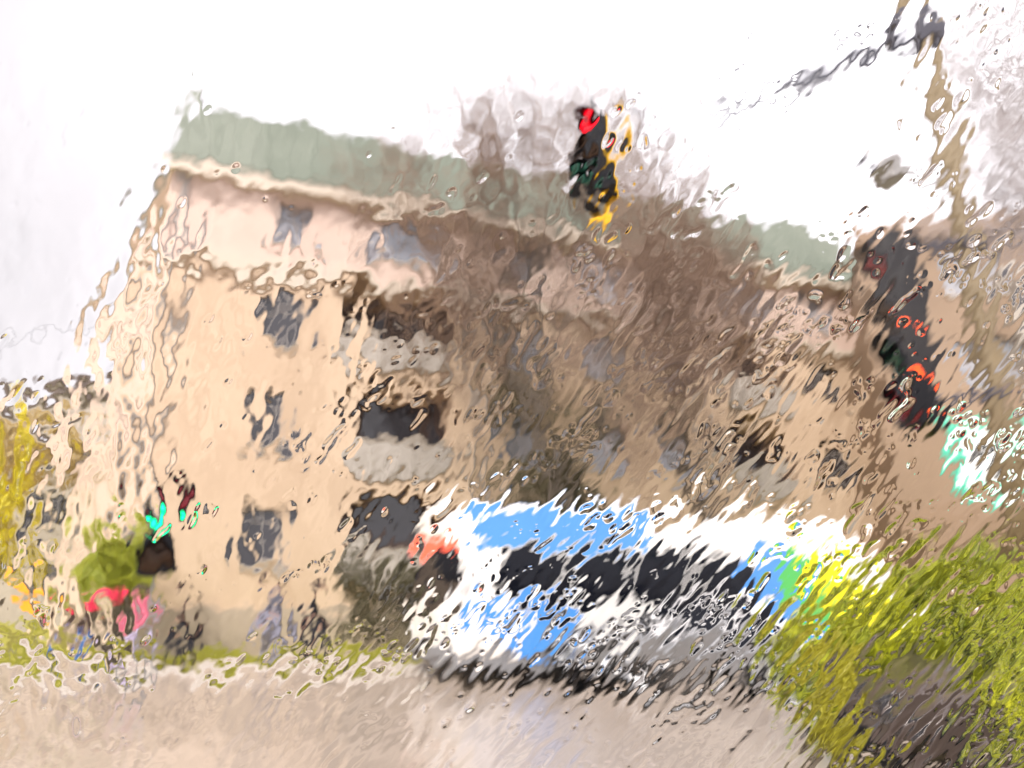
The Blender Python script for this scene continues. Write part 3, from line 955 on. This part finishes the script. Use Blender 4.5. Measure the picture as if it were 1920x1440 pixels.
def person(loc, rz, label, top, legs, stride=.25, arm=None, hair=M['hair'], skirt=None, H=1.7, shoe=M['cloth_black'], hood=False):
    """local: faces -y; arm=None hanging, 'up' = right hand raised to hold something"""
    p = empty('person', loc, rz)
    tag(p, label, 'person')
    k = H / 1.7
    s = stride
    J = {
        'pel': ((0, 0, .92), (.14, .11)), 'wst': ((0, 0, 1.08), (.125, .095)), 'chest': ((0, 0, 1.28), (.15, .11)), 'nb': ((0, .01, 1.43), (.07, .065)),
        'nk': ((0, 0, 1.49), .05), 'hd': ((0, -.015, 1.57), (.07, .082)), 'hd2': ((0, -.01, 1.645), (.073, .088)), 'tp': ((0, 0, 1.69), (.045, .055)),
        'nose': ((0, -.115, 1.585), .012),
        'hl': ((-.09, 0, .86), .09), 'kl': ((-.10, -s * .5, .48), .062), 'al': ((-.10, -s * .75 + .03, .09), .042), 'tl': ((-.11, -s * .75 - .13, .035), .035),
        'hr': ((.09, 0, .86), .09), 'kr': ((.10, s * .35 - .05, .48), .062), 'ar': ((.10, s * .9 + .03, .11), .042), 'tr': ((.11, s * .9 - .12, .04), .035),
        'sl': ((-.17, 0, 1.38), .06), 'el': ((-.23, .04 + s * .2, 1.13), .042), 'wl': ((-.24, -.03 + s * .3, .90), .028),
        'sr': ((.17, 0, 1.38), .06), 'er': ((.23, .04 - s * .2, 1.13), .042), 'wr': ((.24, -.05 - s * .3, .90), .028)}
    if arm == 'up':
        J['er'] = ((.22, -.12, 1.15), .042)
        J['wr'] = ((.14, -.27, 1.32), .028)
    for sd, sg_ in (('l', -1), ('r', 1)):
        wv = Vector(J['w' + sd][0])
        ev_ = Vector(J['e' + sd][0])
        d = (wv - ev_).normalized()
        pm = wv + d * .05
        J['p' + sd] = (tuple(pm), (.032, .018))
        for i, off in enumerate((-.026, -.009, .009, .026)):
            ln = (.055, .07, .075, .062)[i]
            f0 = pm + d * .04 + Vector((0, off, 0))
            f1 = f0 + d * ln * .5 + Vector((-sg_ * .006, -.004, 0))
            f2 = f1 + d * ln * .4 + Vector((-sg_ * .016, -.004, 0))
            J['f%s%da' % (sd, i)] = (tuple(f0), .009)
            J['f%s%db' % (sd, i)] = (tuple(f1), .008)
            J['f%s%dc' % (sd, i)] = (tuple(f2), .007)
        J['t%sa' % sd + '1'] = (tuple(pm + Vector((-sg_ * .01, -.035, 0))), .010)
        J['t%sb' % sd + '1'] = (tuple(pm + d * .035 + Vector((-sg_ * .02, -.055, 0))), .008)
    J = {a: (tuple(Vector(b[0]) * k), b[1]) for a, b in J.items()}
    E = [('pel', 'wst'), ('wst', 'chest'), ('chest', 'nb'), ('nb', 'nk'), ('nk', 'hd'), ('hd', 'hd2'), ('hd2', 'tp'), ('hd', 'nose'),
         ('pel', 'hl'), ('hl', 'kl'), ('kl', 'al'), ('al', 'tl'), ('pel', 'hr'), ('hr', 'kr'), ('kr', 'ar'), ('ar', 'tr'),
         ('chest', 'sl'), ('sl', 'el'), ('el', 'wl'), ('chest', 'sr'), ('sr', 'er'), ('er', 'wr')]
    for sd in 'lr':
        E.append(('w' + sd, 'p' + sd))
        for i in range(4):
            E += [('p' + sd, 'f%s%da' % (sd, i)), ('f%s%da' % (sd, i), 'f%s%db' % (sd, i)), ('f%s%db' % (sd, i), 'f%s%dc' % (sd, i))]
        E += [('p' + sd, 't%sa1' % sd), ('t%sa1' % sd, 't%sb1' % sd)]

    def sub(keys, edges, grow_, name, m, root=0, over=None):
        pts = {}
        for a in keys:
            r = J[a][1]
            r = r if isinstance(r, tuple) else (r, r)
            pts[a] = (J[a][0], (r[0] + grow_, r[1] + grow_))
        if over:
            pts.update(over)
        return skin_mesh(name, (pts, edges), m, p, root)
    # skeleton mesh with skin()
    global _SK
    body = skin_mesh('body', (J, E), M['skin'], p, 0)
    hemz = .80 * k
    tk = ['pel', 'wst', 'chest', 'nb', 'sl', 'el', 'wl', 'sr', 'er', 'wr']
    sub(tk, [('pel', 'wst'), ('wst', 'chest'), ('chest', 'nb'), ('chest', 'sl'), ('sl', 'el'), ('el', 'wl'), ('chest', 'sr'), ('sr', 'er'), ('er', 'wr')], .022, 'jacket', top)
    lk = ['pel', 'hl', 'kl', 'al', 'hr', 'kr', 'ar']
    sub(lk, [('pel', 'hl'), ('hl', 'kl'), ('kl', 'al'), ('pel', 'hr'), ('hr', 'kr'), ('kr', 'ar')], .018, 'trousers', legs)
    for sd in 'lr':
        sub(['a' + sd, 't' + sd], [('a' + sd, 't' + sd)], .014, 'shoe', shoe)
    if skirt:
        MB().lathe([(.15 * k, 1.05 * k), (.21 * k, .85 * k), (.27 * k, .55 * k), (.26 * k, .55 * k), (.19 * k, .85 * k), (.13 * k, 1.05 * k)], 18).build('skirt', skirt, p, smooth=True)
    hr = MB()
    hr.lathe([(.001, .125), (.055, .115), (.09, .075), (.1, .02), (.095, -.05), (.085, -.10 if not hood else -.16), (.001, -.1)], 16,
             Matrix.Translation((0, .022, 1.625 * k)) @ Matrix.Diagonal((.95, 1.05, 1, 1)))
    hr.build('hair', hair, p, smooth=True)
    ey = MB()
    for x in (-.03, .03):
        ey.lathe([(.012, 0), (.008, .006), (.001, .008)], 8, Matrix.Translation((x, -.103, 1.615 * k)) @ Matrix.Rotation(PI / 2, 4, 'X'))
    ey.build('eye', M['cloth_black'], p)
    MB().box(-.022, .022, -.108, -.098, 1.545 * k, 1.553 * k).build('mouth', M['cloth_pink'], p)
    return p, J


def foot(px, Y):
    v = at(px, 1200, Y)
    return (v.x, Y, .12 if Y > 15.78 else 0.0)


um_p, J = person(foot(160, 16.3), R(80), 'person in dark jacket and blue jeans carrying the red umbrella', M['cloth_brown'], M['jeans'], .2, 'up', H=1.28)
person(foot(262, 16.2), R(70), 'person in pink top and lilac skirt left of the traffic light post', M['cloth_pink'], M['cloth_lilac'], .2, skirt=M['cloth_lilac'], H=1.48)
person(foot(345, 16.5), R(-75), 'person in dark brown clothes walking right of the person in pink', M['cloth_brown'], M['cloth_black'], .28, H=1.45)
person(foot(588, 15.9), R(85), 'person dressed in black walking on the pavement left of the bus', M['cloth_black'], M['cloth_black'], .36, H=1.62)
person(foot(508, 17.0), R(-70), 'person in grey coat and slate trousers by the grass strip', M['cloth_grey'], M['cloth_slate'], .22, H=1.76, skirt=M['cloth_slate'])

# umbrella held by the first person
wloc = um_p.matrix_basis @ Vector(J['pr'][0])
u_ = empty('umbrella', (wloc.x - .0, wloc.y, wloc.z - .22))
tag(u_, 'open red umbrella held over the person in blue jeans', 'umbrella')
MB().tube([(0, 0, -.02), (0, 0, .66)], .008, 8).build('shaft', M['steel'], u_)
vs, fs = [], []
N = 8
for j, (rr, zz) in enumerate(((.01, .66), (.18, .63), (.33, .56), (.43, .46))):
    for i in range(N * 2):
        a = 2 * PI * i / (N * 2)
        q_ = rr * (1 if i % 2 == 0 else .965)
        vs.append((q_ * math.cos(a), q_ * math.sin(a), zz + (0 if i % 2 == 0 else .012 * j)))
for j in range(3):
    for i in range(N * 2):
        fs.append((j * 16 + i, (j + 1) * 16 + i, (j + 1) * 16 + (i + 1) % 16, j * 16 + (i + 1) % 16))
cn = MB().add(vs, fs).build('canopy', M['umbrella'], u_, smooth=True)
so = cn.modifiers.new('solid', 'SOLIDIFY')
so.thickness = .004
rb = MB()
for i in range(N):
    a = 2 * PI * i / N
    rb.tube([(0, 0, .65), (.18 * math.cos(a), .18 * math.sin(a), .622), (.41 * math.cos(a), .41 * math.sin(a), .462)], .003, 4)
rb.build('rib', M['steel'], u_)
MB().tube([(0, 0, -.02), (0, -.0, -.09), (0, -.03, -.11)], .012, 8).build('handle', M['black'], u_)


# ------------------------------------------------------------------ the rain-covered windscreen the street is seen through
def field(rg, ny, nx, step, along, across, ang, power=0.0):
    """gaussian-filtered noise with correlation lengths (m) along/across the direction ang; unit variance"""
    n = rg.normal(size=(ny, nx))
    fy = np.fft.fftfreq(ny, step)[:, None]
    fx = np.fft.rfftfreq(nx, step)[None, :]
    c, s = math.cos(ang), math.sin(ang)
    fa = fx * c + fy * s
    fb = -fx * s + fy * c
    H = np.exp(-2 * (PI ** 2) * ((fa * along) ** 2 + (fb * across) ** 2) * 0.25)
    out = np.fft.irfft2(np.fft.rfft2(n) * H, s=(ny, nx))
    return (out - out.mean()) / out.std()


def wet_windscreen():
    W_, H_, step = 1.18, 0.86, 0.00072
    nx, ny = int(W_ / step), int(H_ / step)
    xs = (np.arange(nx) - nx / 2) * step
    zs = (np.arange(ny) - ny / 2) * step
    X, Z = np.meshgrid(xs, zs)
    rg = np.random.default_rng(17)
    k = 1 / 2774.0            # metres per photograph pixel on the pane
    U, V = X / k, Z / k       # position on the pane in the same unit, origin at its middle, V up

    def gauss(u, v, su, sv):
        return np.exp(-((U - u) / su) ** 2 - ((V - v) / sv) ** 2)
    # how the rain lies: calmer film at the upper left, denser and wind-drawn towards lower right
    calm = np.clip(gauss(-420, 420, 380, 180) + gauss(-700, 620, 700, 260) + gauss(-120, 640, 500, 180), 0, 1)
    rough = 1 / (1 + np.exp(-((U - V * 0.9) - 0) / 260))       # 0 upper left .. 1 lower right
    A = field(rg, ny, nx, step, .0165, .0046, R(55))
    A2 = field(rg, ny, nx, step, .0080, .0023, R(52))
    A3 = field(rg, ny, nx, step, .0040, .0013, R(48))
    Bf = field(rg, ny, nx, step, .0110, .0070, R(80))
    B2 = field(rg, ny, nx, step, .0052, .0034, R(60))
    B3 = field(rg, ny, nx, step, .0026, .0015, R(50))
    B0 = field(rg, ny, nx, step, .021, .013, R(75))
    lg = field(rg, ny, nx, step, .06, .05, R(50))
    patch = np.clip(.85 + .35 * field(rg, ny, nx, step, .030, .016, R(40)), .5, 1.6)
    ease = 1 - .55 * np.clip(gauss(800, 330, 330, 420) + gauss(900, -120, 200, 200), 0, 1)
    h = (rough * ease * (A * .000135 + A2 * .000052 + A3 * .000013) + (1 - rough) * (B0 * .00016 + Bf * .00018 + B2 * .000060 + B3 * .000014)) * (1 - .76 * calm) * patch * 1.32
    h *= 1 - .65 * np.clip(gauss(-690, -330, 200, 230), 0, 1)
    h += lg * .00005
    # rivulet heads and beads with sharp edges
    clus = field(rg, ny, nx, step, .040, .016, R(30))
    clus2 = field(rg, ny, nx, step, .018, .010, R(15))
    d1 = field(rg, ny, nx, step, .0072, .0030, R(52))
    d2 = field(rg, ny, nx, step, .0034, .0020, R(40))
    low = np.clip(gauss(-700, -640, 700, 150), 0, 1)
    folk = np.clip(gauss(-720, -330, 210, 250), 0, 1)
    dens = -1.1 * folk - .62 + .85 * rough - 1.2 * calm - .8 * low - .6 * gauss(800, 420, 260, 300) - .9 * gauss(880, -120, 150, 150) - .5 * gauss(-400, -470, 250, 130)
    t1 = 1.75 - .75 * np.clip(clus + dens, -1, 1.6)
    t2 = 1.95 - .95 * np.clip(clus2 * .8 + clus * .5 + dens - .45 * (1 - rough), -1, 1.5)
    h += .00052 * np.sqrt(np.clip(d1 - t1, 0, 2.5))
    h += .00028 * np.sqrt(np.clip(d2 - t2, 0, 2.5))
    # soften contact edges a little (surface tension)
    fy = np.fft.fftfreq(ny, step)[:, None]
    fx = np.fft.rfftfreq(nx, step)[None, :]
    sg2 = .00068
    h = np.fft.irfft2(np.fft.rfft2(h) * np.exp(-2 * PI ** 2 * sg2 ** 2 * (fx ** 2 + fy ** 2)), s=(ny, nx))
    h -= h.min()
    T = .005
    nv = nx * ny
    co = np.empty((nv + 4, 3), np.float32)
    co[:nv, 0] = X.ravel()
    co[:nv, 1] = (T + h).ravel()
    co[:nv, 2] = Z.ravel()
    x0, x1, z0, z1 = xs[0], xs[-1], zs[0], zs[-1]
    co[nv:] = [(x0, 0, z0), (x1, 0, z0), (x1, 0, z1), (x0, 0, z1)]
    i = np.arange(nv).reshape(ny, nx)
    q = np.stack([i[:-1, :-1], i[1:, :-1], i[1:, 1:], i[:-1, 1:]], -1).reshape(-1, 4)
    me = bpy.data.meshes.new('glass')
    me.vertices.add(nv + 4)
    me.vertices.foreach_set('co', co.ravel())
    loops = [q.ravel()]
    starts = [np.arange(len(q)) * 4]
    extra = [[nv, nv + 1, nv + 2, nv + 3],
             list(i[0, :]) [::1] + [nv + 1, nv], list(i[-1, ::-1]) + [nv + 3, nv + 2],
             list(i[::-1, 0]) + [nv, nv + 3], list(i[:, -1]) + [nv + 2, nv + 1]]
    pos = len(q) * 4
    for e in extra:
        loops.append(np.array(e))
        starts.append(np.array([pos]))
        pos += len(e)
    L = np.concatenate(loops).astype(np.int32)
    me.loops.add(len(L))
    me.loops.foreach_set('vertex_index', L)
    S = np.concatenate(starts).astype(np.int32)
    me.polygons.add(len(S))
    me.polygons.foreach_set('loop_start', S)
    me.update(calc_edges=True)
    sm = np.ones(len(S), bool)
    sm[len(q):] = False
    me.polygons.foreach_set('use_smooth', sm)
    ft = me.attributes.new('sharp_edge', 'BOOLEAN', 'EDGE') if 'sharp_edge' not in me.attributes else me.attributes['sharp_edge']
    me.update()
    m = bpy.data.materials.new('wet_glass')
    m.use_nodes = True
    t = m.node_tree
    t.nodes.clear()
    out = t.nodes.new('ShaderNodeOutputMaterial')
    gl = t.nodes.new('ShaderNodeBsdfGlass')
    gl.inputs['IOR'].default_value = 1.34
    gl.inputs['Roughness'].default_value = 0
    gl.inputs['Color'].default_value = (1, 1, 1, 1)
    t.links.new(gl.outputs[0], out.inputs[0])
    me.materials.append(m)
    root = empty('car', (0, 0, 0))
    tag(root, 'car the street is seen from, its rain covered windscreen filling the whole view', 'car')
    o = bpy.data.objects.new('windscreen', me)
    col.objects.link(o)
    o.parent = root
    o.location = EYE + Vector((0, math.cos(PITCH), math.sin(PITCH))) * 0.5
    o.rotation_euler = (R(24), 0, 0)
    fr = MB()
    a, b, c_ = W_ / 2, H_ / 2, .05
    fr.box(-a - c_, -a - .001, -.012, .012, -b - c_, b + c_).box(a + .001, a + c_, -.012, .012, -b - c_, b + c_)
    fr.box(-a - .001, a + .001, -.012, .012, b + .001, b + c_).box(-a - .001, a + .001, -.012, .012, -b - c_, -b - .001)
    fr.build('frame', M['rubber'], o)
    dk = M['trim']  # unseen dark cabin, doors included, added to keep bright reflections off the windscreen
    MB().prism([(.30, .55), (.62, .55), (.70, .90), (.66, 1.02), (.40, .98)], 'x', -.78, .78).build('dashboard', dk, root, bevel=.03)
    for x in (-.38, .38):
        st = MB().box(x - .29, x + .29, -.75, -.15, .25, .48).build('seat', dk, root, bevel=.06)
        MB().prism([(-.42, .45), (-.30, .45), (-.46, 1.22), (-.58, 1.22)], 'x', x - .28, x + .28).build('seat_back', dk, st, bevel=.05)
    MB().prism([(-1.5, .3), (-1.2, .3), (-1.28, 1.5), (-1.6, 1.5)], 'x', -.75, .75).build('rear_seat', dk, root, bevel=.06)
    for x in (-.86, .80):
        MB().box(x, x + .06, -1.7, .62, .25, .98).build('door', dk, root, bevel=.02)
    MB().box(-.86, .86, -2.4, .62, .16, .24).build('floor_pan', dk, root)
    MB().box(-.86, .86, -1.75, .05, 1.90, 1.95).build('roof_panel', dk, root, bevel=.02)
    MB().box(-.86, .86, -1.95, -1.76, .25, 1.88).build('tailgate', dk, root, bevel=.02)
    return root


wet_windscreen()

for o in bpy.data.objects:
    if o.parent is None:
        k = o.name.split('.')[0]
        gname = {'person': 'people on the far pavement', 'traffic_light': 'traffic lights at the crossing', 'bare_tree': 'bare trees along the street', 'shrub': 'roadside shrubs'}.get(k)
        if gname:
            o['group'] = gname
